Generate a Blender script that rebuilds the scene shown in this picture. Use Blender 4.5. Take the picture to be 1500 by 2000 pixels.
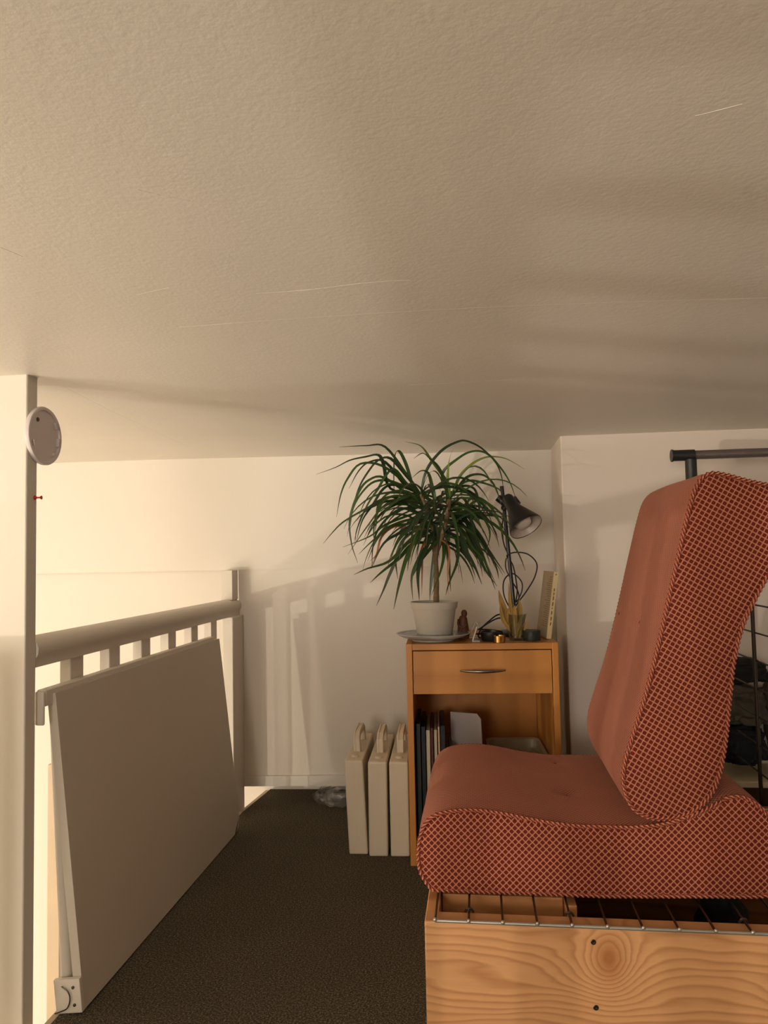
import bpy, bmesh, math, random
from mathutils import Vector, Matrix, noise
import numpy as np
random.seed(7)
for o in list(bpy.data.objects): bpy.data.objects.remove(o)
S = bpy.context.scene
COL = S.collection
R = math.radians
# ------------------------------------------------------------------ camera
FPX = 1450.0; EYE = 0.86
yaw = math.atan(180/FPX); pit = math.atan(83.6/FPX); rol = 0.02
cF = Vector((-math.sin(yaw)*math.cos(pit), math.cos(yaw)*math.cos(pit), math.sin(pit)))
r0 = Vector((math.cos(yaw), math.sin(yaw), 0)); u0 = r0.cross(cF)
cR = math.cos(rol)*r0 - math.sin(rol)*u0
cU = math.sin(rol)*r0 + math.cos(rol)*u0
cam = bpy.data.cameras.new('camera'); co = bpy.data.objects.new('camera', cam); COL.objects.link(co)
co.matrix_world = Matrix(((cR.x, cU.x, -cF.x, 0), (cR.y, cU.y, -cF.y, 0), (cR.z, cU.z, -cF.z, EYE), (0, 0, 0, 1)))
cam.sensor_fit = 'VERTICAL'; cam.sensor_height = 36; cam.sensor_width = 27; cam.lens = FPX/2000*36
cam.clip_start = 0.02
S.camera = co
# ------------------------------------------------------------------ world, lights, exposure
w = bpy.data.worlds.new('world'); S.world = w; w.use_nodes = True
w.node_tree.nodes['Background'].inputs[0].default_value = (1.0, 0.78, 0.55, 1)
w.node_tree.nodes['Background'].inputs[1].default_value = 0.02
S.view_settings.view_transform = 'Standard'; S.view_settings.look = 'None'
S.view_settings.exposure = 0.06; S.view_settings.gamma = 1.0; S.view_settings.use_curve_mapping = False

def point_light(name, loc, power, radius, color):
    l = bpy.data.lights.new(name, 'POINT'); l.energy = power; l.shadow_soft_size = radius; l.color = color
    o = bpy.data.objects.new(name, l); o.location = loc; COL.objects.link(o); return o
WARM = (1.0, 0.903, 0.765)
KEY = (-4.35, -2.95, -0.12)                       # bare bulb down in the stairwell room
point_light('stairwell_bulb', KEY, 285, 0.035, WARM)
point_light('hall_bulb', (-2.9, 0.0, -0.60), 46, 0.05, (1.0, 0.90, 0.81))
def area_light(name, loc, target, power, size, color):
    l = bpy.data.lights.new(name, 'AREA'); l.shape = 'DISK'; l.size = size; l.energy = power; l.color = color
    o = bpy.data.objects.new(name, l); o.location = loc
    o.rotation_euler = (Vector(target)-Vector(loc)).to_track_quat('-Z', 'Y').to_euler(); COL.objects.link(o); return o
area_light('loft_fill_light', (-0.75, -2.1, 0.95), (0.3, 1.6, 0.95), 35, 0.9, (1.0, 0.90, 0.81))  # soft fill added behind the camera, not a known lamp

# ------------------------------------------------------------------ pixel -> real place helpers (ray met with a plane of the room)
def ray(x, y): return cF + cR*((x-750)/FPX) - cU*((y-1000)/FPX)
def onY(x, y, Y): d = ray(x, y); t = Y/d.y; return Vector((d.x*t, Y, EYE+d.z*t))
def onZ(x, y, Z): d = ray(x, y); t = (Z-EYE)/d.z; return Vector((d.x*t, d.y*t, Z))
def onX(x, y, X): d = ray(x, y); t = X/d.x; return Vector((X, d.y*t, EYE+d.z*t))

# ------------------------------------------------------------------ materials
def srgb(c):
    return tuple((v/255/12.92 if v/255 <= .04045 else ((v/255+.055)/1.055)**2.4) for v in c) + (1,)
class NT:
    def __init__(s, name):
        m = bpy.data.materials.new(name); m.use_nodes = True; s.m = m; s.t = m.node_tree
        s.b = s.t.nodes['Principled BSDF']
    def n(s, typ, **kw):
        nd = s.t.nodes.new(typ)
        for k, v in kw.items(): setattr(nd, k, v)
        return nd
    def l(s, a, b): s.t.links.new(a, b)
    def math(s, op, a, b=None, c=None):
        nd = s.n('ShaderNodeMath', operation=op)
        for i, v in enumerate((a, b, c)):
            if v is None: continue
            if isinstance(v, (int, float)): nd.inputs[i].default_value = v
            else: s.l(v, nd.inputs[i])
        return nd.outputs[0]
    def mix(s, f, a, b):
        nd = s.n('ShaderNodeMix', data_type='RGBA')
        for i, v in ((0, f), (6, a), (7, b)):
            if isinstance(v, (int, float, tuple)): nd.inputs[i].default_value = v
            else: s.l(v, nd.inputs[i])
        return nd.outputs[2]
    def noise(s, scale, detail=3, vec=None, rough=.5):
        nd = s.n('ShaderNodeTexNoise'); nd.inputs['Scale'].default_value = scale
        nd.inputs['Detail'].default_value = detail; nd.inputs['Roughness'].default_value = rough
        if vec is not None: s.l(vec, nd.inputs['Vector'])
        return nd.outputs[0]
    def coord(s, which='Object'): return s.n('ShaderNodeTexCoord').outputs[which]
    def bump(s, h, strength, dist):
        nd = s.n('ShaderNodeBump'); nd.inputs['Strength'].default_value = strength; nd.inputs['Distance'].default_value = dist
        s.l(h, nd.inputs['Height']); s.l(nd.outputs[0], s.b.inputs['Normal'])
def mat(name, col, rough=.5, metal=0, var=.06, vs=8, bump=0, bs=200, bd=.001, spec=.5, scale3=None, **kw):
    k = NT(name); c = srgb(col)
    vec = k.coord()
    if scale3:
        mp = k.n('ShaderNodeMapping'); mp.inputs['Scale'].default_value = scale3; k.l(vec, mp.inputs[0]); vec = mp.outputs[0]
    f = k.noise(vs, 4, vec)
    d = tuple(max(0, v*(1-var*3)) for v in c[:3])+(1,)
    k.l(k.mix(f, c, d), k.b.inputs['Base Color'])
    k.b.inputs['Roughness'].default_value = rough; k.b.inputs['Metallic'].default_value = metal
    k.b.inputs['Specular IOR Level'].default_value = spec
    for kk, v in kw.items(): k.b.inputs[kk.replace('_', ' ')].default_value = v
    if bump: k.bump(k.noise(bs, 3, vec), bump, bd)
    return k.m
M = {}
M['wall'] = mat('wall_paint', (234, 227, 216), .6, var=.015, vs=3, bump=.35, bs=160, bd=.0006)
M['breast'] = mat('breast_paint', (228, 216, 204), .7, var=.015, vs=3, bump=.3, bs=120, bd=.0006)
M['gloss'] = mat('white_gloss_paint', (226, 219, 207), .5, var=.02, vs=6, bump=.12, bs=60, bd=.0005, spec=.35)
M['panel'] = mat('panel_gloss', (228, 219, 205), .35, var=.02, vs=4, bump=.2, bs=40, bd=.0005)
M['lam'] = mat('laminate_white', (208, 200, 186), .55, var=.03, vs=3, spec=.3)
M['metal_white'] = mat('white_coated_metal', (222, 214, 200), .35, var=.03)
M['plastic_grey'] = mat('grey_white_plastic', (222, 212, 212), .35, var=.01)
M['plastic_edge'] = mat('case_plastic', (222, 208, 182), .45, var=.03, vs=12, bump=.15, bs=300, bd=.0003)
M['red'] = mat('red_plastic', (190, 20, 25), .3, var=0)
M['steel'] = mat('steel', (186, 180, 168), .35, metal=.7)
M['nickel'] = mat('nickel', (150, 145, 135), .32, metal=1)
M['darksteel'] = mat('dark_steel', (95, 85, 72), .35, metal=.9)
M['blackwire'] = mat('black_wire', (62, 52, 44), .4, metal=.6)
M['black'] = mat('black_enamel', (24, 25, 25), .38, var=.1)
M['blackrub'] = mat('black_rubber', (20, 18, 18), .5)
M['rack'] = mat('black_rack_plastic', (36, 38, 38), .42)
M['bar'] = mat('rack_bar', (128, 118, 114), .32, metal=.5)
M['pot'] = mat('pot_plastic', (200, 192, 178), .5, var=.04, vs=20)
M['soil'] = mat('soil', (46, 34, 24), .95, var=.2, vs=60, bump=1, bs=120, bd=.004)
M['plate'] = mat('plate_ceramic', (196, 194, 186), .3, var=.04)
M['platein'] = mat('plate_glaze_blue', (128, 134, 146), .25, var=.1)
M['bulb'] = mat('bulb_glass', (235, 225, 210), .15, var=0)
M['shade_in'] = mat('shade_inside', (205, 190, 178), .35)
M['cream'] = mat('cream_paper', (214, 200, 166), .7, var=.04)
M['bookcover'] = mat('book_cover', (168, 148, 120), .6, var=.05, vs=30)
M['spine'] = mat('spine_yellow', (216, 194, 146), .55, var=.05, vs=40)
M['print'] = mat('print_brown', (120, 92, 50), .7)
M['gold'] = mat('gold_foil', (196, 146, 78), .3, metal=1, var=.12, vs=60)
M['tin'] = mat('dark_green_tin', (40, 46, 40), .45, metal=.2)
M['dried'] = mat('dried_leaf', (178, 142, 66), .7, var=.18, vs=40, bump=.5, bs=150)
M['figure'] = mat('carved_wood', (112, 62, 34), .6, var=.25, vs=60, bump=.6, bs=90, bd=.002)
M['garm_black'] = mat('black_cloth', (26, 27, 24), .9, var=.2)
M['garm_grey'] = mat('grey_print_cloth', (98, 90, 76), .9, var=.28, vs=30)
M['garm_navy'] = mat('navy_cloth', (24, 27, 34), .9, var=.1)
M['garm_beige'] = mat('taupe_cloth', (120, 102, 80), .9, var=.15, vs=14)
M['tan'] = mat('tan_door', (206, 186, 158), .5, var=.05)
M['darkbox'] = mat('dark_brown_board', (70, 46, 26), .6, var=.1)
M['screw'] = mat('screw_zinc', (92, 86, 74), .4, metal=1)
M['trunk'] = mat('cane', (150, 122, 88), .8, var=.22, vs=70, bump=.8, bs=160, bd=.002, scale3=(.4, .4, 2.5))

def ceiling_mat():
    k = NT('ceiling_paint'); v = k.coord()
    k.b.inputs['Base Color'].default_value = srgb((226, 214, 200)); k.b.inputs['Roughness'].default_value = .42
    k.b.inputs['Specular IOR Level'].default_value = .35
    n1 = k.noise(150, 4, v, .55); n2 = k.noise(62, 3, v); n3 = k.noise(3, 2, v)
    h = k.math('ADD', k.math('MULTIPLY', n1, .6), k.math('MULTIPLY', n2, .5))
    k.l(k.mix(n3, srgb((240, 233, 222)), srgb((230, 223, 211))), k.b.inputs['Base Color'])
    k.bump(h, .30, .002); return k.m
M['ceiling'] = ceiling_mat()
def carpet_mat():
    k = NT('carpet_twill'); v = k.coord()
    a = k.noise(260, 3, v, .7); b = k.noise(700, 2, v, .7); c = k.noise(5, 3, v)
    f = k.math('ADD', k.math('MULTIPLY', a, .6), k.math('MULTIPLY', b, .4))
    r = k.n('ShaderNodeValToRGB'); k.l(f, r.inputs[0])
    e = r.color_ramp.elements; e[0].position = .36; e[0].color = srgb((36, 33, 26)); e[1].position = .64; e[1].color = srgb((176, 164, 138))
    x = e.new(.5); x.color = srgb((92, 84, 70))
    k.l(k.mix(k.math('MULTIPLY', c, .3), r.outputs[0], srgb((60, 56, 46))), k.b.inputs['Base Color'])
    k.b.inputs['Roughness'].default_value = 1; k.b.inputs['Specular IOR Level'].default_value = .1
    k.bump(f, 1.0, .006); return k.m
M['carpet'] = carpet_mat()
def fabric_mat(name, cell, dot, base, line, rot=0.0):
    k = NT(name); uv = k.coord('UV')
    mp = k.n('ShaderNodeMapping'); mp.inputs['Rotation'].default_value = (0, 0, rot); k.l(uv, mp.inputs[0])
    sp = k.n('ShaderNodeSeparateXYZ'); k.l(mp.outputs[0], sp.inputs[0])
    a = k.math('DIVIDE', k.math('ADD', sp.outputs[0], sp.outputs[1]), cell)
    b = k.math('DIVIDE', k.math('SUBTRACT', sp.outputs[0], sp.outputs[1]), cell)
    fa = k.math('SUBTRACT', k.math('FRACT', a), .5); fb = k.math('SUBTRACT', k.math('FRACT', b), .5)
    aa = k.math('ABSOLUTE', fa); ab = k.math('ABSOLUTE', fb)
    mx = k.math('MAXIMUM', aa, ab)
    ln = k.n('ShaderNodeMapRange'); ln.inputs[1].default_value = .40; ln.inputs[2].default_value = .48; k.l(mx, ln.inputs[0])
    d = k.math('SQRT', k.math('ADD', k.math('MULTIPLY', fa, fa), k.math('MULTIPLY', fb, fb)))
    dt = k.n('ShaderNodeMapRange'); dt.inputs[1].default_value = .39; dt.inputs[2].default_value = .31; k.l(d, dt.inputs[0])
    ct = k.n('ShaderNodeMapRange'); ct.inputs[1].default_value = .13; ct.inputs[2].default_value = .06; k.l(d, ct.inputs[0])
    c1 = k.mix(dt.outputs[0], srgb(base), srgb(dot))
    c2 = k.mix(k.math('MULTIPLY', ct.outputs[0], .6), c1, srgb(base))
    c3 = k.mix(ln.outputs[0], c2, srgb(line))
    nz = k.noise(7, 4, k.coord())
    hs = k.n('ShaderNodeHueSaturation'); k.l(c3, hs.inputs['Color'])
    k.l(k.math('ADD', k.math('MULTIPLY', nz, .35), .85), hs.inputs['Value'])
    k.l(hs.outputs[0], k.b.inputs['Base Color'])
    k.b.inputs['Roughness'].default_value = .85; k.b.inputs['Specular IOR Level'].default_value = .2
    k.b.inputs['Sheen Weight'].default_value = .25; k.b.inputs['Sheen Roughness'].default_value = .4
    k.b.inputs['Sheen Tint'].default_value = srgb((255, 190, 160))
    h = k.math('SUBTRACT', dt.outputs[0], k.math('MULTIPLY', ln.outputs[0], .5))
    k.bump(h, .5, .0012); return k.m
M['fab_side'] = fabric_mat('woven_ring_fabric', .0116, (88, 24, 12), (132, 62, 42), (190, 134, 108))
M['fab_side_tilt'] = fabric_mat('woven_ring_fabric_tilted', .0116, (88, 24, 12), (132, 62, 42), (190, 134, 108), R(-14))
M['fab_top'] = fabric_mat('woven_top_fabric', .0074, (128, 62, 46), (158, 96, 76), (182, 124, 102))
def piping_mat():
    k = NT('rope_piping'); uv = k.coord('UV'); sp = k.n('ShaderNodeSeparateXYZ'); k.l(uv, sp.inputs[0])
    v = k.math('SINE', k.math('MULTIPLY', k.math('ADD', sp.outputs[0], k.math('MULTIPLY', sp.outputs[1], .004)), 2*math.pi/.0088))
    m = k.n('ShaderNodeMapRange'); m.inputs[1].default_value = -.1; m.inputs[2].default_value = .6; k.l(v, m.inputs[0])
    k.l(k.mix(m.outputs[0], srgb((104, 34, 20)), srgb((190, 116, 84))), k.b.inputs['Base Color'])
    k.b.inputs['Roughness'].default_value = .8; return k.m
M['piping'] = piping_mat()
M['piping_dark'] = mat('tuft_thread', (112, 48, 34), .9)
def wood_mat(name, c1, c2, knots=(), freq=150, axis='x', rough=.5, amp=.05):
    """rings = contours of height + gaussian lifts round the knots, stretched along the board"""
    k = NT(name); sp = k.n('ShaderNodeSeparateXYZ'); v = k.coord(); k.l(v, sp.inputs[0])
    X, Y, Zc = sp.outputs
    along, across = (X, Zc) if axis == 'x' else (Zc, X)
    mp = k.n('ShaderNodeMapping'); k.l(v, mp.inputs[0])
    mp.inputs['Scale'].default_value = (2, 8, 9) if axis == 'x' else (9, 8, 2)
    n = k.noise(1.2, 3, mp.outputs[0])
    h = k.math('ADD', across, k.math('MULTIPLY', n, amp))
    for (kx, kz, a, sx, sz) in knots:
        dx = k.math('SUBTRACT', along, kx); dz = k.math('SUBTRACT', across, kz)
        q = k.math('ADD', k.math('DIVIDE', k.math('MULTIPLY', dx, dx), sx*sx), k.math('DIVIDE', k.math('MULTIPLY', dz, dz), sz*sz))
        h = k.math('ADD', h, k.math('MULTIPLY', k.math('EXPONENT', k.math('MULTIPLY', q, -1)), a))
    fr = k.math('FRACT', k.math('MULTIPLY', h, freq*.42))
    rp = k.n('ShaderNodeValToRGB'); k.l(fr, rp.inputs[0])
    e = rp.color_ramp.elements; e[0].position = 0; e[0].color = (0, 0, 0, 1); e[1].position = 1; e[1].color = (0, 0, 0, 1)
    x = e.new(.78); x.color = (1, 1, 1, 1); x = e.new(.45); x.color = (.25,)*3+(1,)
    mp2 = k.n('ShaderNodeMapping'); k.l(v, mp2.inputs[0]); mp2.inputs['Scale'].default_value = (3, 60, 220) if axis == 'x' else (220, 60, 3)
    g = k.noise(1, 3, mp2.outputs[0])
    f = k.math('ADD', k.math('MULTIPLY', rp.outputs[0], .75), k.math('MULTIPLY', g, .28))
    c = k.mix(f, srgb(c1), srgb(c2))
    for (kx, kz, a, sx, sz) in knots[:1]:
        dx = k.math('SUBTRACT', along, kx); dz = k.math('SUBTRACT', across, kz)
        q = k.math('ADD', k.math('DIVIDE', k.math('MULTIPLY', dx, dx), .024**2), k.math('DIVIDE', k.math('MULTIPLY', dz, dz), .034**2))
        c = k.mix(k.math('MULTIPLY', k.math('EXPONENT', k.math('MULTIPLY', q, -1.2)), .7), c, srgb((150, 88, 34)))
    k.l(c, k.b.inputs['Base Color']); k.b.inputs['Roughness'].default_value = rough
    k.bump(f, .12, .0006); return k.m
kp = onY(1190, 1868, 1.25)
M['pine_front'] = wood_mat('pine_board_knotted', (212, 160, 110), (176, 122, 76), ((kp.x, kp.z-.004, .062, .034, .046), (kp.x-.01, kp.z-.03, .05, .075, .06), (kp.x+.30, kp.z-.05, .05, .06, .03), (kp.x-.20, kp.z-.07, .03, .12, .03)), 150, 'x', .5, .09)
M['pine'] = wood_mat('pine_board', (222, 162, 104), (184, 122, 68), ((.02, .2, .03, .1, .03),), 110)
M['pine_dark'] = wood_mat('pine_board_dark', (150, 98, 56), (112, 70, 38), (), 100)  # darker pine tone for the back board and deeper inner board
M['beech'] = wood_mat('beech_veneer', (196, 134, 64), (178, 116, 50), (), 26, 'x', .4, .02)
M['beech_side'] = wood_mat('beech_veneer_upright', (206, 140, 68), (186, 120, 50), (), 26, 'z', .4, .02)
def leaf_mat(name, c1, c2, c3):
    k = NT(name); uv = k.coord('UV'); sp = k.n('ShaderNodeSeparateXYZ'); k.l(uv, sp.inputs[0])
    ed = k.math('ABSOLUTE', k.math('SUBTRACT', sp.outputs[0], .5))
    m = k.n('ShaderNodeMapRange'); m.inputs[1].default_value = .3; m.inputs[2].default_value = .5; k.l(ed, m.inputs[0])
    c = k.mix(m.outputs[0], srgb(c1), srgb(c2))
    t = k.n('ShaderNodeMapRange'); t.inputs[1].default_value = .8; t.inputs[2].default_value = 1.0; k.l(sp.outputs[1], t.inputs[0])
    k.l(k.mix(k.math('MULTIPLY', t.outputs[0], .7), c, srgb(c3)), k.b.inputs['Base Color'])
    k.b.inputs['Roughness'].default_value = .38; k.b.inputs['Specular IOR Level'].default_value = .5
    return k.m
M['leaf'] = leaf_mat('dracaena_leaf', (50, 84, 34), (60, 44, 30), (104, 74, 44))
M['leaf2'] = leaf_mat('dracaena_leaf_dark', (36, 62, 34), (50, 34, 30), (86, 58, 42))
M['leaf3'] = leaf_mat('dracaena_leaf_young', (120, 140, 52), (92, 90, 36), (140, 120, 50))
M['leaf4'] = leaf_mat('dracaena_leaf_dry', (180, 112, 58), (140, 84, 40), (190, 130, 70))
def glass_mat(name, col=(1, 1, 1, 1), rough=.02, alpha=.25):
    k = NT(name); g = k.n('ShaderNodeBsdfGlossy'); g.inputs['Roughness'].default_value = rough + .08
    t = k.n('ShaderNodeBsdfTransparent'); t.inputs[0].default_value = col
    fr = k.n('ShaderNodeLayerWeight'); fr.inputs['Blend'].default_value = .35
    f = k.math('ADD', k.math('MULTIPLY', fr.outputs['Fresnel'], .5), alpha*.25)
    mx = k.n('ShaderNodeMixShader'); k.l(f, mx.inputs[0]); k.l(t.outputs[0], mx.inputs[1]); k.l(g.outputs[0], mx.inputs[2])
    k.l(mx.outputs[0], k.t.nodes['Material Output'].inputs['Surface']); return k.m
M['bag'] = glass_mat('clear_film', (.985, .985, .985, 1), .06, .35)
M['glass'] = glass_mat('thin_glass', (.9, .92, .9, 1), .02, .25)
def milky():
    k = NT('translucent_bin'); d = k.n('ShaderNodeBsdfPrincipled'); d.inputs['Base Color'].default_value = srgb((190, 184, 160)); d.inputs['Roughness'].default_value = .3
    t = k.n('ShaderNodeBsdfTransparent'); mx = k.n('ShaderNodeMixShader'); mx.inputs[0].default_value = .66
    k.l(t.outputs[0], mx.inputs[1]); k.l(d.outputs[0], mx.inputs[2]); k.l(mx.outputs[0], k.t.nodes['Material Output'].inputs['Surface']); return k.m
M['bin'] = milky()
def cmat(c): return mat('cover_%d_%d_%d' % c, c, .45, var=.04)

# ------------------------------------------------------------------ mesh helpers
class MB:
    def __init__(s): s.v = []; s.f = []; s.uv = {}; s.mi = {}
    def quad_grid(s, rows, close_u=False, close_v=False, uvs=None):
        """rows: list of lists of points"""
        b = len(s.v); n = len(rows); m = len(rows[0])
        for r in rows: s.v += [tuple(p) for p in r]
        for i in range(n if close_v else n-1):
            for j in range(m if close_u else m-1):
                i2, j2 = (i+1) % n, (j+1) % m
                f = (b+i*m+j, b+i*m+j2, b+i2*m+j2, b+i2*m+j)
                if uvs:
                    s.uv[len(s.f)] = (uvs[i][j], uvs[i][j+1], uvs[i+1][j+1], uvs[i+1][j])
                s.f.append(f)
        return b
    def box(s, lo, hi, rot=None, at=(0, 0, 0)):
        b = len(s.v)
        P = [Vector((x, y, z)) for z in (lo[2], hi[2]) for y in (lo[1], hi[1]) for x in (lo[0], hi[0])]
        if rot: P = [rot @ p for p in P]
        s.v += [tuple(p+Vector(at)) for p in P]
        for f in ((0, 2, 3, 1), (4, 5, 7, 6), (0, 1, 5, 4), (2, 6, 7, 3), (0, 4, 6, 2), (1, 3, 7, 5)): s.f.append(tuple(b+i for i in f))
        return s
    def cap(s, ids): s.f.append(tuple(ids))
    def tube(s, pts, rad, n=8, caps=True, radf=None):
        pts = [Vector(p) for p in pts]; rows = []
        T = [(pts[min(i+1, len(pts)-1)]-pts[max(i-1, 0)]).normalized() for i in range(len(pts))]
        up = Vector((0, 0, 1)) if abs(T[0].z) < .9 else Vector((1, 0, 0))
        nrm = T[0].cross(up).normalized(); L = 0; uvs = []
        for i, p in enumerate(pts):
            if i: L += (p-pts[i-1]).length
            nrm = (nrm - T[i]*nrm.dot(T[i])).normalized(); bn = T[i].cross(nrm)
            r = radf(L, i) if radf else (rad[i] if isinstance(rad, (list, tuple)) else rad)
            rows.append([p + (nrm*math.cos(a)+bn*math.sin(a))*r for a in [2*math.pi*j/n for j in range(n)]])
            uvs.append([(L, j/n) for j in range(n+1)])
        b = s.quad_grid(rows, close_u=True, uvs=uvs)
        if caps:
            s.cap([b+j for j in range(n)][::-1]); s.cap([b+(len(pts)-1)*n+j for j in range(n)])
        return s
    def lathe(s, prof, n=32, at=(0, 0, 0), axis=None):
        rows = []
        for (r, z) in prof:
            rows.append([Vector((r*math.cos(2*math.pi*j/n), r*math.sin(2*math.pi*j/n), z)) for j in range(n)])
        if axis is not None:
            q = Vector((0, 0, 1)).rotation_difference(Vector(axis))
            rows = [[q @ p for p in r] for r in rows]
        rows = [[p+Vector(at) for p in r] for r in rows]
        b = s.quad_grid(rows, close_u=True)
        s.cap([b+j for j in range(n)][::-1]); s.cap([b+(len(prof)-1)*n+j for j in range(n)])
        return s
    def prism(s, poly, ext, lo, hi):
        """poly: 2D points in the plane across axis `ext` ('x','y','z'), extruded lo..hi"""
        def P(a, b, c):
            return {'x': (c, a, b), 'y': (a, c, b), 'z': (a, b, c)}[ext]
        b = len(s.v); n = len(poly)
        s.v += [P(p[0], p[1], lo) for p in poly] + [P(p[0], p[1], hi) for p in poly]
        for i in range(n): s.f.append((b+i, b+(i+1) % n, b+n+(i+1) % n, b+n+i))
        s.f.append(tuple(b+i for i in range(n))[::-1]); s.f.append(tuple(b+n+i for i in range(n)))
        return s
    def build(s, name, m, parent=None, bevel=0, smooth=True, seg=2, sub=0):
        me = bpy.data.meshes.new(name); me.from_pydata([tuple(v) for v in s.v], [], s.f)
        if s.uv:
            uvl = me.uv_layers.new(name='UVMap')
            for p in me.polygons:
                if p.index in s.uv:
                    for k, li in enumerate(p.loop_indices): uvl.data[li].uv = s.uv[p.index][k]
        for mm in (m if isinstance(m, (list, tuple)) else [m]): me.materials.append(mm)
        for k, v in s.mi.items(): me.polygons[k].material_index = v
        bm = bmesh.new(); bm.from_mesh(me); bmesh.ops.recalc_face_normals(bm, faces=bm.faces); bm.to_mesh(me); bm.free()
        me.update()
        o = bpy.data.objects.new(name, me); COL.objects.link(o)
        if parent is not None:
            o.parent = parent; o.matrix_parent_inverse = parent.matrix_basis.inverted()
        if smooth:
            me.shade_smooth()
            try: me.set_sharp_from_angle(angle=R(38))
            except Exception: pass
        if bevel:
            md = o.modifiers.new('bevel', 'BEVEL'); md.width = bevel; md.segments = seg; md.limit_method = 'ANGLE'; md.angle_limit = R(40)
            md.harden_normals = False
        if sub:
            md = o.modifiers.new('sub', 'SUBSURF'); md.levels = sub; md.render_levels = sub
        return o
def tag(o, label, cat, group=None, kind=None):
    o['label'] = label; o['category'] = cat
    if group: o['group'] = group
    if kind: o['kind'] = kind
    return o
def struct(o): o['kind'] = 'structure'; return o
def thing(name, label, cat, loc, rz=0, group=None):
    o = bpy.data.objects.new(name, None); COL.objects.link(o); o.location = loc; o.rotation_euler = (0, 0, rz)
    o.empty_display_size = .05
    o.matrix_basis = Matrix.Translation(Vector(loc)) @ Matrix.Rotation(rz, 4, 'Z')
    return tag(o, label, cat, group)
def bx(lo, hi): return MB().box(lo, hi)
def spline(pts, n=8):
    """Catmull-Rom through points"""
    pts = [Vector(p) for p in pts]; P = [2*pts[0]-pts[1]] + pts + [2*pts[-1]-pts[-2]]; out = []
    for i in range(1, len(P)-2):
        for k in range(n):
            t = k/n; a, b, c, d = P[i-1:i+3]
            out.append(.5*((2*b)+(c-a)*t+(2*a-5*b+4*c-d)*t*t+(3*b-a-3*c+d)*t**3))
    out.append(pts[-1]); return out

# ================================================================== STRUCTURE
ZC = 1.22
def wy(x): return 2.6489 + .074*x        # back wall line
XR, XL, YB = 2.1, -5.3, -4.0
# loft floor: carpet on a deck
def stair_poly(pts, z0, z1, name, m, **k):
    return struct(MB().prism(pts, 'z', z0, z1).build(name, m, smooth=False, **k))
FL = [(-.812, YB), (XR, YB), (XR, 2.75), (-.60, 2.745), (-.785, 2.735), (-.812, 2.49)]
stair_poly(FL, -.012, 0, 'floor', M['carpet'])
stair_poly([(-.815, YB), (XR, YB), (XR, 2.74), (-.64, 2.74), (-.79, 2.73), (-.815, 2.49)], -.2, -.0125, 'floor_deck', M['tan'])
stair_poly([(-.828, YB), (-.8125, YB), (-.8125, 2.49), (-.787, 2.737), (-.802, 2.745), (-.828, 2.49)], -.21, -.004, 'trim_1', M['tan'])
# ceiling with slight sags where it turns over the stairs
def ceiling():
    mb = MB(); nx, ny = 90, 80; rows = []
    for j in range(ny+1):
        row = []
        for i in range(nx+1):
            x = XL+(XR-XL)*i/nx; y = YB+(3.4-YB)*j/ny
            # fold from the pillar head towards the back corner, plus a broad unevenness
            z = ZC + .004*noise.noise(Vector((x*1.3, y*1.3, 0)))
            row.append((x, y, z))
        rows.append(row)
    mb.quad_grid(rows); b = len(mb.v)
    o = mb.build('ceiling', M['ceiling']); 
    md = o.modifiers.new('solid', 'SOLIDIFY'); md.thickness = .05; md.offset = 1
    return struct(o)
ceil = ceiling()
# ceiling cracks / paper seams: thin raised hairlines lying on the ceiling paint
def seam(pts, wd, h=.0002):
    P = spline([onZ(x, y, ZC) for x, y in pts], 8); mb = MB(); rows = []
    for i, p in enumerate(P):
        p = p.copy(); p.z = ZC + .004*noise.noise(Vector((p.x*1.3, p.y*1.3, 0)))
        t = (P[min(i+1, len(P)-1)]-P[max(i-1, 0)]).normalized(); s = Vector((-t.y, t.x, 0))
        ww = wd*(.35+.65*math.sin(math.pi*min(1, max(0, i/(len(P)-1)))))
        rows.append([p-s*ww+Vector((0, 0, .001)), p-s*ww*.3-Vector((0, 0, h)), p+s*ww*.3-Vector((0, 0, h)), p+s*ww+Vector((0, 0, .001))])
    mb.quad_grid(rows); return mb.build('seam', M['ceiling'], ceil)
for pts, wd in (([(268, 577), (300, 570), (330, 563)], .003), ([(500, 575), (600, 568), (700, 556), (760, 551), (800, 549)], .002),
                ([(350, 640), (620, 622), (900, 606), (1200, 594), (1520, 583)], .0035), ([(270, 370), (310, 380), (350, 388), (372, 392)], .0016),
                ([(1358, 228), (1400, 218), (1450, 205)], .0006), ([(800, 752), (900, 748), (1000, 741)], .004), ([(0, 484), (20, 492), (44, 502)], .002),
                ([(120, 752), (200, 795), (270, 828), (370, 874)], .006)):
    seam(pts, wd)
# back wall: upper beam band, hung panel, wall beyond the stairwell
def wallstrip(name, x0, x1, z0, z1, off, th, m, **k):
    return struct(MB().prism([(x0, wy(x0)-off), (x1, wy(x1)-off), (x1, wy(x1)-off+th), (x0, wy(x0)-off+th)], 'z', z0, z1).build(name, m, smooth=False, **k))
wallstrip('wall_back', XL, .33, .8165, ZC+.03, 0, .14, M['wall'])
wallstrip('wall_back_panel', -.853, .30, .057, .8165, -.004, .02, M['panel'])
wallstrip('baseboard_back', -.846, .28, .055, .0915, .004, .008, M['gloss'], bevel=.001)
struct(bx((XL, 2.9, -2.4), (XR, 3.0, ZC+.02)).build('wall_stairwell_back', M['wall'], smooth=False))
wallstrip('wall_stairwell_side', XL, .24, -2.4, .8165, -.145, .03, M['wall'])
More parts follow.
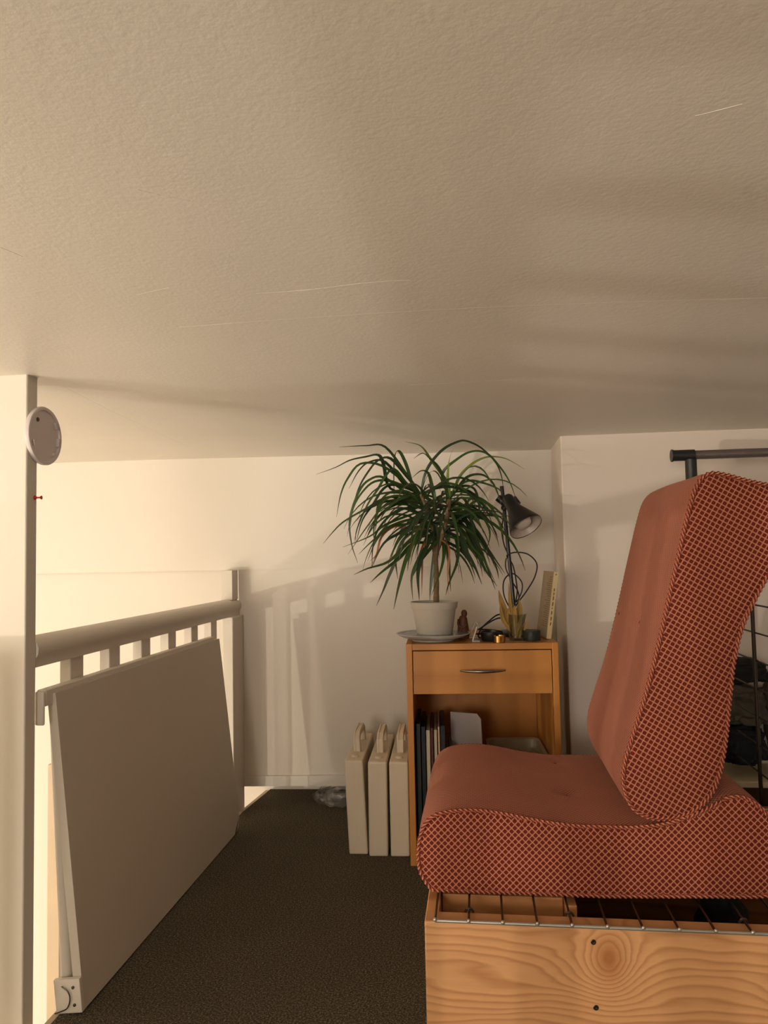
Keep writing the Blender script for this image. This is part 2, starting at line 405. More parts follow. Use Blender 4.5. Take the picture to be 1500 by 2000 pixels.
# chimney breast on the right
struct(bx((.268, 2.362, 0), (XR, 2.66, ZC+.03)).build('wall_right_breast', M['breast'], bevel=.004, smooth=False))
struct(bx((XR, YB, -.2), (XR+.1, 3.0, ZC+.03)).build('wall_right', M['wall'], smooth=False))
struct(bx((XL-.1, YB, -2.4), (XL, 3.0, ZC+.03)).build('wall_left', M['wall'], smooth=False))
struct(bx((XL-.1, YB-.1, -2.4), (XR+.1, YB, ZC+.03)).build('wall_front', M['wall'], smooth=False))
struct(bx((XL, YB, -2.5), (XR, 3.0, -2.4)).build('floor_stairwell', M['lam'], smooth=False))
struct(bx((-.814, YB, -2.4), (-.79, 2.7, -.2)).build('wall_under_loft', M['wall'], smooth=False))
# door and dado of the stairwell seen through the banister
door = bx((-1.62, 2.655, -2.4), (-1.50, 2.67, .10)).build('door_1', M['tan'], smooth=False, bevel=.003); struct(door)
bx((-1.54, 2.648, -.75), (-1.52, 2.655, -.62)).build('door_plate', M['steel'], door)

# pillar at the head of the stairs
struct(bx((-1.38, 1.06, -2.4), (-1.00, 1.12, .672)).build('pillar_shade_block', M['gloss'], smooth=False))  # unseen block added out of frame to shade the pillar's lower front
p = bx((-.955, 1.311, -2.4), (-.8465, 1.3455, ZC+.02)).build('trim_2', M['gloss'], bevel=.0025); struct(p)

# ================================================================== BALUSTRADE
ban = thing('balustrade', 'white painted wooden banister with handrail and square balusters beside the stairwell', 'banister', (-.87, 2.0, 0))
PX = -.006
prof = [(-.841, .657), (-.841, .674), (-.836, .681), (-.835, .694), (-.839, .704), (-.850, .711), (-.870, .715), (-.890, .711), (-.901, .704), (-.905, .694), (-.904, .681), (-.899, .674), (-.899, .657)]
prof = [(a+PX, b) for a, b in prof]
MB().prism(prof, 'y', 1.3455, wy(-.87)-.004).build('handrail', M['gloss'], ban, smooth=True)
MB().prism(prof, 'y', -1.6, 1.12).build('handrail', M['gloss'], ban, smooth=True)
bx((-.892, 1.08, -.25), (-.85, 1.12, .655)).build('newel_post', M['gloss'], ban, bevel=.003)
NP = bx((-.872, 2.472, -.25), (-.835, 2.584, .657)).build('newel_post', M['gloss'], ban, bevel=.003)
bx((-.894, 2.522, .712), (-.853, 2.583, .8165)).build('post_head', M['gloss'], ban, bevel=.0015)
bal_me = None; y = 2.318; cnt = 0
while y > -1.5:
    if not (1.05 < y+.025 < 1.38):
        if bal_me is None:
            b0 = bx((-.880, 0, -.12), (-.855, .052, .657)).build('baluster', M['gloss'], ban, bevel=.002); bal_me = b0
            b0.location = (0, y, 0); b0.matrix_parent_inverse = ban.matrix_basis.inverted()
        else:
            c = bal_me.copy(); COL.objects.link(c); c.location = (0, y, 0)
    y -= .1668
for a, b in ((-1.6, 1.12), (1.3455, 2.47)):
    bx((-.90, a, -.19), (-.866, b, -.12)).build('bottom_rail', M['gloss'], ban, bevel=.002)

# smoke alarm base plate on the pillar
dc = onX(82, 852, -.8465); dc = Vector((-.8465, 1.360, dc.z))
al = thing('alarm_base', 'round white plastic alarm mounting plate screwed to the pillar side', 'mounting plate', dc)
MB().lathe([(.0545, 0), (.0575, .001), (.0578, .006), (.0565, .0085), (.053, .0095), (.0505, .0085), (.0495, .0055), (.02, .005), (0.001, .005)], 64, dc, (1, 0, 0)).build('disc', M['plastic_grey'], al)
def disc_at(a, r, dx=.005): return dc+Vector((dx, math.sin(a)*r, math.cos(a)*r))
for a, l in ((R(55), .014), (R(100), .018), (R(140), .008), (R(-115), .012)):
    q = Matrix.Rotation(-a, 4, 'X')
    m_ = MB(); m_.box((0, -l/2, -.002), (.006, l/2, .002), q.to_3x3(), disc_at(a, .044))
    m_.build('lug', M['plastic_grey'], al, bevel=.0008)
MB().lathe([(.0042, 0), (.0042, .0015), (.003, .0025), (.001, .0025)], 16, disc_at(R(-38), .037), (1, 0, 0)).build('screw', M['screw'], al)
pp = onX(75, 973, -.8465); pp.y = 1.3375
pin = MB().lathe([(.0042, .0), (.0046, .0012), (.003, .003), (.0017, .005), (.0017, .0105), (.0036, .0125), (.0038, .014), (.001, .0145)], 16, pp, (1, .1, 0)).build('push_pin', M['red'])
tag(pin, 'small red push pin stuck in the pillar below the round plate', 'push pin')

# ================================================================== FOLDED TABLE leaning on the banister
tb = thing('folding_table', 'white folding table standing on edge against the banister, legs folded behind', 'table', (-.80, 1.85, 0))
def tilt_box(y0, y1, u0, u1, w0, w1):
    """u = height along the leaning board, w = depth behind its face"""
    a = math.atan2(.063, .598); d = Vector((-math.sin(a), 0, math.cos(a))); n = Vector((-math.cos(a), 0, -math.sin(a)))
    o = Vector((-.767, 0, .005)); v = []
    for yy in (y0, y1):
        for (u, w_) in ((u0, w0), (u0, w1), (u1, w1), (u1, w0)):
            q = o+d*u+n*w_; v.append((q.x, yy, q.z))
    m_ = MB(); m_.v = v; m_.f = [(0, 1, 2, 3), (4, 7, 6, 5), (0, 4, 5, 1), (1, 5, 6, 2), (2, 6, 7, 3), (3, 7, 4, 0)]
    return m_
def tpt(y, u, w_):
    a = math.atan2(.063, .598); q = Vector((-.767, 0, .005))+Vector((-math.sin(a), 0, math.cos(a)))*u+Vector((-math.cos(a), 0, -math.sin(a)))*w_
    return Vector((q.x, y, q.z))
# table top with one rounded lower far corner
m_ = MB(); outl = [(1.385, 0), (2.29, 0)]
for k in range(9):
    t = k/8*math.pi/2; outl.append((2.33-.05+.05*math.sin(t), .05-.05*math.cos(t)))
outl += [(2.322, .60), (1.385, .60)]
n = len(outl); m_.v = [tuple(tpt(y_, u, 0)) for y_, u in outl]+[tuple(tpt(y_, u, .018)) for y_, u in outl]
m_.f = [tuple(range(n))[::-1], tuple(range(n, 2*n))]+[(i, (i+1) % n, n+(i+1) % n, n+i) for i in range(n)]
m_.build('table_top', M['lam'], tb, bevel=.0015)
tilt_box(1.375, 1.3845, .0, .062, -.001, .052).build('leg_bracket', M['metal_white'], tb, bevel=.001)
for u in (.015, .047):
    MB().lathe([(.003, 0), (.003, .0015), (.001, .002)], 12, tpt(1.375, u, .013), (0, -1, 0)).build('screw', M['screw'], tb)
MB().tube(spline([tpt(1.371, .052, .034), tpt(1.371, .042, .022), tpt(1.371, .028, .019), tpt(1.371, .012, .026), tpt(1.371, .006, .04), tpt(1.371, .003, .052)], 6), .0012, 6).build('pivot_slot', M['screw'], tb)
bx((-.8535, 1.36, .580), (-.8350, 2.29, .612)).build('apron', M['gloss'], tb, bevel=.002)
bx((-.8535, 1.353, .545), (-.835, 1.360, .610)).build('apron_end', M['metal_white'], tb, bevel=.003)
def tubeleg(y0):
    MB().tube([(-.8395, y0, .572), (-.810, y0, .02)], .0120, 16).build('leg', M['metal_white'], tb)
tubeleg(1.402); tubeleg(2.24)
MB().tube([(-.8395, 1.40, .56), (-.8395, 2.24, .56)], .007, 12).build('leg_brace', M['metal_white'], tb)

# ================================================================== CARRY CASES
def case(label, x0, y0, lean, first=None):
    t = thing('carry_case', label, 'case', (x0, y0, 0), 0, 'white plastic carry cases beside the nightstand')
    W_, D_, H_ = .0555, .335, .266
    def bent(m):
        m.v = [(v[0]+x0+ (H_-v[2])*lean, v[1]+y0, v[2]) for v in m.v]; return m
    bent(MB().box((.0003, 0, 0), (W_-.0003, D_, H_))).build('shell', M['plastic_edge'], t, bevel=.005, seg=3)
    bent(MB().box((W_/2-.0011, -.0005, .012), (W_/2+.0011, .002, H_-.008))).build('seam_lip', M['plastic_edge'], t)
    bent(MB().box((W_/2-.0011, .004, H_-.002), (W_/2+.0011, D_-.01, H_+.0006))).build('seam_lip', M['plastic_edge'], t)
    # latch, handle arch made of ribbed straps
    bent(MB().lathe([(.011, 0), (.011, .004), (.008, .006), (.001, .006)], 20, (W_/2, .045, H_-.001))).build('latch', M['plastic_edge'], t)
    pr = [(.10, H_-.001), (.10, H_+.039), (.125, H_+.054), (.235, H_+.054), (.26, H_+.039), (.26, H_-.001), (.245, H_-.001), (.245, H_+.032), (.228, H_+.041), (.132, H_+.041), (.115, H_+.032), (.115, H_-.001)]
    h = bent(MB().prism(pr, 'x', W_/2-.0105, W_/2+.0105)).build('handle', M['plastic_edge'], t, bevel=.002)
    for dx in (-.0065, .0065):
        pr2 = [(.098, H_), (.098, H_+.040), (.124, H_+.0565), (.236, H_+.0565), (.262, H_+.040), (.262, H_), (.26, H_), (.26, H_+.039), (.235, H_+.054), (.125, H_+.054), (.10, H_+.039), (.10, H_)]
        bent(MB().prism(pr2, 'x', W_/2+dx-.002, W_/2+dx+.002)).build('rib', M['plastic_edge'], h)
    t.rotation_euler.z = R(2.6)
    return t
c1 = onZ(682, 1668, 0); 
case('white plastic carry case leaning a little, leftmost beside the clear bag', -.4005, 2.160, .042)
case('white plastic carry case standing between the other two cases', -.3290, 2.150, -.004)
case('white plastic carry case standing against the side of the nightstand', -.2680, 2.153, .0)

# plastic bag under the panel
def crumple(name, c, s, m, amp, sc, seed, sub=4, flat=None, sq=1.0):
    bm = bmesh.new(); bmesh.ops.create_icosphere(bm, subdivisions=sub, radius=1)
    for v in bm.verts:
        p = v.co.normalized(); o_ = Vector((seed, seed*2.1, 0))
        d = 1+amp*(abs(noise.noise(p*sc+o_))*1.6-.3)+amp*.5*noise.noise(p*sc*2.7+o_)
        p = Vector([math.copysign(abs(a)**sq, a) for a in p]); q = Vector((p.x*s[0]*d, p.y*s[1]*d, p.z*s[2]*d))
        if flat is not None: q.z = max(q.z, -s[2]*flat)
        v.co = q + Vector(c)
    me = bpy.data.meshes.new(name); bm.to_mesh(me); bm.free(); me.materials.append(m); me.shade_smooth()
    o = bpy.data.objects.new(name, me); COL.objects.link(o); return o
bg = onZ(655, 1560, 0)
o = crumple('plastic_bag', (bg.x+.02, 2.625, .020), (.085, .095, .030), M['bag'], .34, 1.9, 3.0, 3, .6)
for v in o.data.vertices: v.co.z = min(max(v.co.z, .002), .05)
for p in o.data.polygons: p.use_smooth = False
tag(o, 'crumpled clear plastic bag on the carpet under the hung wall panel', 'bag')

# ================================================================== NIGHTSTAND
CA = R(3.2); cO = Vector((-.2055, 2.095, 0))
ns = thing('nightstand', 'beech veneer nightstand with one drawer above an open compartment', 'nightstand', cO, CA)
def cb(lo, hi, name, m, parent=ns, **k):
    o = bx(lo, hi).build(name, m, None, smooth=False, **k); o.parent = parent
    return o
CW, CD, CH, T = .422, .385, .608, .017
cb((0, 0, 0), (T, CD, CH), 'side_panel', M['beech_side'], bevel=.0012)
cb((CW-T, 0, 0), (CW, CD, CH), 'side_panel', M['beech_side'], bevel=.0012)
cb((T, .002, CH-.018), (CW-T, CD, CH-.0005), 'top_panel', M['beech'], bevel=.0008)
cb((T, .01, .05), (CW-T, CD-.008, .066), 'bottom_panel', M['beech'])
cb((T, .02, 0), (CW-T, .035, .05), 'plinth', M['beech'])
cb((T, CD-.008, .066), (CW-T, CD-.004, CH-.018), 'back_panel', M['beech_side'])
cb((T, .03, .470), (CW-T, CD-.01, .480), 'drawer_floor', M['beech'])
dr = cb((T+.002, .001, .4685), (CW-T-.002, .019, CH-.0205), 'drawer', M['beech'], bevel=.001)
hp = [Vector((.150+.124*t, -.004-.020*math.sin(math.pi*t)**.7, .5335)) for t in [i/16 for i in range(17)]]
hm = MB().tube(hp, .004, 10, radf=lambda L, i: .0022+.0026*math.sin(math.pi*i/16)).build('handle', M['nickel'], None); hm.parent = dr
def CP(x, y, z=0): # nightstand local -> world
    return cO + Matrix.Rotation(CA, 3, 'Z') @ Vector((x, y, z))
# folders and magazines standing inside
spec = [('document_folder', .022, .012, .31, (30, 44, 34), 'dark green folder, leftmost in the nightstand compartment', 'folder', .01),
        ('document_folder', .036, .012, .300, (22, 26, 26), 'black folder second from left inside the nightstand', 'folder', .02),
        ('magazine', .050, .011, .290, (172, 160, 160), 'pale lilac-grey magazine beside the black folder', 'magazine', .02),
        ('magazine', .063, .007, .298, (92, 26, 34), 'maroon magazine between the lilac-grey and cream ones', 'magazine', .015),
        ('magazine', .072, .009, .290, (196, 168, 132), 'cream magazine beside the maroon one', 'magazine', .025),
        ('magazine', .083, .006, .300, (134, 44, 40), 'dull red thin magazine right of the cream one', 'magazine', .02),
        ('notebook', .091, .013, .305, (20, 20, 24), 'thick black notebook left of the big white envelope', 'notebook', .01),
        ('notebook', .107, .006, .22, (222, 140, 30), 'short orange notebook sticking out beside black notebook', 'notebook', .0),
        ('notebook', .115, .005, .24, (36, 60, 62), 'thin dark teal notebook right of the orange one', 'notebook', .01)]
for nm, x, th, h, c, lab, cat, yo in spec:
    dd = .21
    t = thing(nm, lab, cat, CP(x, .03+yo, .067), CA, 'papers standing inside the nightstand')
    q = bx((0, 0, 0), (th, dd, h)).build('cover', cmat(c), None, bevel=.001); q.parent = t
    q = bx((.001, -.0006, .002), (max(th-.001, .002), dd+.0006, h+.0008)).build('pages', M['cream'] if c[0] > 100 else cmat(c), None); q.parent = t
t = thing('envelope', 'large grey-white card envelope leaning behind the notebooks in the nightstand', 'envelope', CP(.1225, .17, .067), CA-R(12))
m_ = MB().prism([(0, 0), (.10, 0), (.092, .30), (.08, .315), (0, .318)], 'y', 0, .004); q = m_.build('sheet', cmat((168, 156, 150)), None, bevel=.001); q.parent = t
q = MB().prism([(.0, .19), (.05, .15), (.095, .19), (.09, .30), (.08, .315), (0, .318)], 'y', -.0012, -.0002).build('flap', cmat((172, 160, 152)), None); q.parent = t
# translucent bin with papers
t = thing('storage_bin', 'translucent plastic storage bin with rolled rim in the nightstand', 'bin', CP(.235, .06, .067), CA)
def rrect(x0, y0, x1, y1, r, n=6):
    P = []
    for cx, cy, a0 in ((x1-r, y1-r, 0), (x0+r, y1-r, 90), (x0+r, y0+r, 180), (x1-r, y0+r, 270)):
        for k in range(n+1):
            a = R(a0+90*k/n); P.append((cx+r*math.cos(a), cy+r*math.sin(a)))
    return P
def rr_loft(levels, close=True):
    m = MB(); rows = [[(x, y, z) for x, y in rrect(*a)] for a, z in levels]
    b = m.quad_grid(rows, close_u=True); m.cap([b+j for j in range(len(rows[0]))]); return m
bi = rr_loft([((.014, .014, .146, .226, .02), .002), ((.004, .004, .156, .236, .022), .205), ((0, 0, .16, .24, .024), .208), ((-.004, -.004, .164, .244, .026), .209), ((-.005, -.005, .165, .245, .027), .200)])
bi.v = [(v[0]*1.0, v[1], v[2]) for v in bi.v]
q = bi.build('body', M['bin'], None); q.parent = t
t2 = thing('paper_stack', 'stack of off-white papers inside the translucent bin', 'papers', CP(.262, .085, .0725), CA)
for k in range(7):
    q = MB().box((0, 0, k*.024), (.10, .17, k*.024+.022), Matrix.Rotation(R(random.uniform(-2.5, 2.5)), 3, 'Z')).build('sheet_block', cmat((186, 178, 150) if k % 2 else (170, 160, 130)), None, bevel=.002); q.parent = t2

# ================================================================== ON THE NIGHTSTAND
TOP = CH
def topat(x, y): return onZ(x, y, TOP)
# plate
pc = topat(846, 1247); pc = Vector((pc.x, pc.y+.02, TOP))
pc = Vector((-.134, 2.196, TOP))
pl = thing('plate', 'grey-white ceramic plate with bluish glaze under the plant pot', 'plate', pc)
MB().lathe([(.001, .0), (.062, 0), (.064, .004), (.09, .010), (.1065, .0185), (.1085, .0205), (.107, .0215), (.10, .018)], 64, pc).build('rim', M['plate'], pl)
MB().lathe([(.1045, .0196), (.09, .0125), (.066, .0075), (.001, .0068)], 64, pc).build('glaze', M['platein'], pl)
# pot
pot_c = pc+Vector((.004, .004, .0075))
pt = thing('potted_plant', 'dracaena plant with long drooping dark green leaves in a white pot', 'plant', pot_c)
MB().lathe([(.001, .0), (.048, 0), (.051, .003), (.0635, .084), (.0670, .0845), (.0695, .101), (.0698, .104), (.0678, .1045), (.0668, .095), (.063, .090), (.001, .089)], 64, pot_c).build('pot', M['pot'], pt)
MB().lathe([(.001, .092), (.03, .0935), (.0655, .091)], 40, pot_c).build('soil', M['soil'], pt)
YP = pot_c.y
def c4(x, y, Y): return onY(600+x/2.885, 840+y/2.885, Y)
sb = Vector((pot_c.x, YP, pot_c.z+.10))
st = spline([onY(852, 1176, YP), onY(852, 1120, YP), onY(849, 1075, YP), onY(845, 1035, YP), onY(836, 1000, YP), onY(822, 965, YP)], 6)
MB().tube(st, .007, 12, radf=lambda L, i: .0085-.00012*i*1.0+.0006*math.sin(i*2.2)).build('trunk', M['trunk'], pt)
st2 = spline([onY(850, 1090, YP), onY(862, 1050, YP-.01), onY(872, 1015, YP-.015), onY(878, 975, YP-.02)], 6)
MB().tube(st2, .0065, 10, radf=lambda L, i: .007+.0005*math.sin(i*2.0)).build('trunk', M['trunk'], pt)
leafno = [0]
def leaf(P, wid, m):
    """ribbon with a V section; P smooth centre line"""
    n = len(P); mb = MB(); rows = []; uvs = []
    sdir = None
    for i, p in enumerate(P):
        t = i/(n-1); T_ = (P[min(i+1, n-1)]-P[max(i-1, 0)]).normalized()
        view = Vector((.15*math.sin(leafno[0]*1.7), -1, .9)).normalized()
        s_ = T_.cross(view)
        if s_.length < .05: s_ = sdir or Vector((1, 0, 0))
        s_.normalize()
        if sdir is not None and s_.dot(sdir) < 0: s_ = -s_
        if sdir is not None: s_ = (s_*.5+sdir*.5).normalized()
        sdir = s_; nn = s_.cross(T_).normalized()
        ww = wid*(min(1, .55+t*2.2) if t < .2 else 1)*(1-max(0, (t-.35)/.65)**1.5*.93)
        rows.append([p-s_*ww, p-nn*ww*.22, p+s_*ww]); uvs.append([(0, t), (.5, t), (1, t)])
    mb.quad_grid(rows, uvs=uvs); leafno[0] += 1
    o = mb.build('leaf', m, pt)
    return o
C4 = [
 [(470,330),(430,190),(400,140),(330,150),(240,170),(160,210),(50,250)],
 [(560,250),(440,95),(330,88),(180,95)],
 [(600,330),(560,200),(520,120),(495,140),(488,240),(490,390)],
 [(790,300),(700,170),(640,90),(550,65)],
 [(790,320),(740,210),(690,160),(650,130),(600,160)],
 [(620,400),(440,270),(350,280),(290,350),(240,500),(250,640),(285,750)],
 [(560,260),(470,160),(400,170),(340,240),(290,330),(250,470),(225,600)],
 [(560,410),(460,400),(400,410),(300,460),(200,520),(140,580),(90,640)],
 [(600,380),(500,370),(430,400),(390,480),(375,560),(378,640)],
 [(500,310),(430,330),(370,420),(310,510),(275,635)],
 [(480,290),(380,290),(310,350),(260,440),(240,560)],
 [(560,530),(470,540),(410,590),(350,640),(290,700)],
 [(620,520),(520,580),(430,640),(360,780)],
 [(650,560),(560,640),(460,740),(340,780),(262,815)],
 [(700,560),(610,620),(560,720),(520,860),(487,1010)],
 [(640,600),(540,660),(470,800),(430,900),(390,990)],
 [(600,640),(520,720),(420,800),(355,860)],
 [(680,600),(640,700),(590,820),(595,960)],
 [(720,560),(660,680),(625,800),(632,960)],
 [(740,560),(720,700),(700,850),(690,960)],
 [(800,560),(790,640),(800,760),(808,910)],
 [(860,560),(880,650),(940,760),(985,870)],
 [(880,540),(940,640),(1000,780),(1070,880)],
 [(900,480),(960,590),(1040,700),(1115,810)],
 [(880,500),(950,620),(1010,760),(1060,900)],
 [(860,450),(930,380),(1000,400),(1060,470),(1095,560),(1110,620)],
 [(840,340),(900,265),(980,250),(1040,290),(1075,360),(1095,430)],
 [(820,350),(880,315),(940,330),(965,400),(970,480),(965,530)],
 [(840,330),(910,285),(1000,300),(1075,330),(1085,345)],
 [(820,360),(860,260),(930,190),(1000,155),(1060,150),(1130,165),(1225,220)],
 [(660,260),(700,180),(770,105),(850,65),(900,62),(980,100),(1060,180),(1095,260),(1105,340)],
 [(760,250),(850,160),(930,120),(1010,130),(1080,200),(1140,290),(1180,400)],
 [(790,330),(795,220),(808,140),(835,85)],
 [(900,490),(1000,480),(1070,485),(1125,495)],
 [(870,470),(950,400),(1020,450),(1070,500),(1100,560)],
 [(560,300),(490,220),(440,260),(400,330),(340,420),(280,560),(272,630)],
 [(600,440),(500,380),(420,390),(330,450),(290,530),(262,640)],
 [(520,500),(430,540),(350,600),(200,660)],
 [(600,560),(500,540),(420,600),(390,700),(350,740)],
 [(640,470),(560,440),(480,470),(400,560),(370,660),(365,780)],
 [(640,420),(570,350),(470,350),(400,420),(390,520),(380,580)],
 [(560,300),(420,200),(300,190),(230,270),(190,360),(165,490)],
 [(560,320),(440,180),(350,180),(290,230),(235,330)],
 [(700,420),(640,330),(590,300),(540,330),(500,410)],
 [(720,400),(700,300),(680,240),(640,230),(590,270)],
 [(820,420),(870,380),(910,430),(930,520),(960,640),(1000,700)],
 [(700,540),(620,560),(540,620),(500,720),(510,840)],
 [(740,600),(700,660),(640,740),(580,850)],
 [(840,600),(870,660),(900,720),(950,790)],
 [(760,620),(770,700),(750,800),(700,930)],
 [(880,440),(960,460),(1010,520),(1030,590),(1010,680)],
 [(830,600),(850,680),(840,760),(800,860),(780,930)],
 [(560,380),(440,420),(340,540),(230,700)],
 [(600,500),(520,520),(440,560),(380,640),(340,740)],
 [(900,520),(980,600),(1060,760),(1080,840)],
 [(870,560),(930,660),(1000,740),(1060,860)],
]
def headpt(i):
    A = (st[-8+i % 6] if i % 3 else st[-1]); return A
wid = {12: .0068, 15: .007, 16: .0065, 20: .0072, 24: .007, 46: .0065, 47: .0068, 14: .0075, 18: .008, 19: .0085, 17: .007, 21: .007, 22: .0075, 23: .007, 13: .0065, 0: .0055}
for i, P in enumerate(C4):
    dy = random.Random(i).uniform(-.13, .06)
    pts = []
    for j, (x, y_) in enumerate(P):
        f = j/(len(P)-1); pts.append(c4(x, y_, YP-.005+dy*f))
    # join to the closest stem point
    allst = st[12:]+st2[8:]
    root = min(allst, key=lambda q: (q-pts[0]).length)
    if (root-pts[0]).length > .012: pts = [root]+pts
    mm = M['leaf3'] if i in (3, 32, 29) else (M['leaf4'] if i in (38,) else (M['leaf'] if i % 3 else M['leaf2']))
    leaf(spline(pts, 5 if len(pts) < 6 else 4), wid.get(i, .0052), mm)
rg = random.Random(11)
for i in range(96):
    A = rg.choice(st[14:]+st2[10:]); ang = rg.uniform(0, 2*math.pi)
    hd = Vector((math.cos(ang), math.sin(ang)*.7, 0)); up = rg.uniform(-.15, .95)
    d = (hd+Vector((0, 0, up))).normalized(); L = rg.uniform(.16, .32); pts = [A.copy()]; p_ = A.copy(); ns_ = 11
    dr_ = rg.uniform(.16, .30)
    for k in range(ns_):
        d = (d+Vector((0, 0, -dr_*(.4+k/ns_)))).normalized(); p_ = p_+d*L/ns_; pts.append(p_.copy())
    if max(q.z for q in pts) > 1.19 or max(q.y for q in pts) > 2.57 or min(q.z for q in pts) < .70 or max(q.x for q in pts) > .25: continue
    leaf(pts, rg.uniform(.0036, .0062), M['leaf'] if i % 2 else M['leaf2'])
for i in range(2):
    A = rg.choice(st[10:18]); x = A.x+rg.uniform(-.06, .05)
    leaf(spline([A, Vector((x, YP-.03, A.z-.03)), Vector((x*1.03, YP-.035, A.z-.10)), Vector((x*1.05, YP-.03, A.z-.17))], 4), .0035, M['leaf4'])

# figurine
fp = CP(.166, .135, TOP)
fg = thing('figurine', 'small carved brown wooden figurine of a robed form behind the plant pot', 'figurine', fp)
MB().lathe([(.001, 0), (.0175, 0), (.0185, .01), (.0165, .03), (.0135, .052), (.012, .06), (.0085, .066), (.001, .067)], 20, fp).build('robe', M['figure'], fg)
MB().lathe([(.001, 0), (.007, .002), (.009, .008), (.0085, .015), (.005, .020), (.001, .021)], 18, fp+Vector((.004, -.002, .063))).build('head', M['figure'], fg)
MB().tube(spline([fp+Vector((-.013, -.008, .056)), fp+Vector((-.013, -.017, .040)), fp+Vector((.0, -.021, .034)), fp+Vector((.010, -.019, .042))], 5), .0035, 8).build('arm', M['figure'], fg)
MB().tube(spline([fp+Vector((-.012, -.015, .004)), fp+Vector((-.008, -.019, .02)), fp+Vector((-.003, -.02, .033))], 5), .003, 8).build('drapery_fold', M['figure'], fg)
# wire pyramid ornament
wp = CP(.205, .145, TOP)
wo = thing('pyramid_ornament', 'small pale open-frame pyramid ornament right of the figurine', 'ornament', wp)
V_ = [wp+Vector(q) for q in ((-.022, -.014, .0015), (.022, -.014, .0015), (.022, .02, .0015), (-.022, .02, .0015), (0, .003, .048))]
for a, b in ((0, 1), (1, 2), (2, 3), (3, 0), (0, 4), (1, 4), (2, 4), (3, 4)):
    MB().tube([V_[a], V_[b]], .0013, 6).build('strut', M['plate'], wo)
# white phone stand
sp_ = CP(.187, .038, TOP)
so = thing('phone_stand', 'small white bent metal phone stand near the front edge', 'stand', sp_)
MB().prism([(0, 0), (.022, 0), (.022, .003), (.0035, .003), (.0165, .043), (.0135, .044), (0, .003)], 'y', -.004, .022).build('bracket', M['plate'], so, bevel=.0006)
for v in so.children[0].data.vertices: v.co += sp_
# black bowl, gold tealight
bp = CP(.245, .062, TOP)
bo = thing('bowl', 'low round black bowl behind the gold tealight', 'bowl', bp)
MB().lathe([(.001, 0), (.028, 0), (.031, .004), (.032, .026), (.0305, .027), (.029, .006), (.001, .004)], 36, bp).build('body', M['black'], bo)
tp = CP(.262, .018, TOP)
tl = thing('tealight', 'shiny gold tealight cup in front of the black bowl', 'candle', tp)
MB().lathe([(.001, 0), (.0155, 0), (.0165, .001), (.0172, .0185), (.0165, .019), (.016, .013), (.001, .0125)], 32, tp).build('cup', M['gold'], tl)
MB().lathe([(.001, .0128), (.0155, .0128)], 20, tp).build('wax', M['cream'], tl)
MB().tube([tp+Vector((0, 0, .012)), tp+Vector((.001, 0, .0175))], .0008, 6).build('wick', M['black'], tl)
# tin
np_ = CP(.358, .060, TOP)
tn = thing('tin', 'low round dark green tin beside the glass jar', 'tin', np_)
MB().lathe([(.001, 0), (.024, 0), (.0245, .002), (.0245, .028), (.0235, .0285), (.0228, .004), (.001, .003)], 36, np_).build('body', M['tin'], tn)
MB().lathe([(.0245, .024), (.0254, .0245), (.0254, .0265), (.0245, .0275)], 36, np_).build('rolled_rim', M['tin'], tn)
# glass jar with dried leaves
jp = CP(.318, .075, TOP)
jr = thing('glass_jar', 'small clear glass jar holding dried yellow leaves', 'jar', jp)
MB().lathe([(.001, 0), (.022, 0), (.0235, .002), (.0235, .07), (.0245, .072), (.0235, .0735), (.0225, .070), (.0225, .004), (.001, .003)], 40, jp).build('vessel', M['glass'], jr)
dlv = thing('dried_leaves', 'bunch of dried yellow-brown leaves standing in the glass jar', 'dried leaves', jp+Vector((0, 0, .0035)))
YJ = jp.y-.002
def bleaf(P, w_, m=M['dried']):
    P = spline(P, 6); n = len(P); rows = []
    for i, p_ in enumerate(P):
        t = i/(n-1); T_ = (P[min(i+1, n-1)]-P[max(i-1, 0)]).normalized(); s_ = T_.cross(Vector((.1, -1, .2))).normalized()
        nn = s_.cross(T_); ww = w_*(math.sin(math.pi*min(.985, .12+t*.88))**.8)
        rows.append([p_-s_*ww+nn*ww*.2, p_-s_*ww*.5, p_-nn*ww*.15, p_+s_*ww*.5, p_+s_*ww+nn*ww*.2])
    m_ = MB(); m_.quad_grid(rows); o = m_.build('dried_leaf', m, dlv)
    md = o.modifiers.new('s', 'SOLIDIFY'); md.thickness = .0006; return o
for P, w_ in (([(1002, 1238), (990, 1205), (980, 1178), (974, 1153)], .0095), ([(1003, 1240), (1000, 1205), (996, 1175), (994, 1138)], .006),
              ([(1003, 1238), (985, 1215), (979, 1195), (977, 1176)], .006), ([(1006, 1240), (1012, 1215), (1015, 1190), (1014, 1170)], .009),
              ([(1006, 1240), (1004, 1215), (1004, 1195), (1006, 1182)], .011), ([(1008, 1244), (1014, 1225), (1022, 1210), (1028, 1198)], .006),
              ([(1000, 1242), (994, 1220), (990, 1202), (993, 1188)], .008), ([(1008, 1244), (1020, 1232), (1026, 1222), (1030, 1212)], .006),
              ([(1004, 1243), (1000, 1228), (1001, 1215), (1004, 1204)], .010), ([(1008, 1243), (1010, 1230), (1016, 1216), (1018, 1204)], .007)):
    k = random.uniform(-.010, .012)
    pts = [Vector((jp.x+random.uniform(-.006, .006), jp.y+k*.5, jp.z+.006))] + [onY(x, y_, YJ+k) for x, y_ in P[1:]]
    q1 = pts[1]
    bleaf(pts, w_)
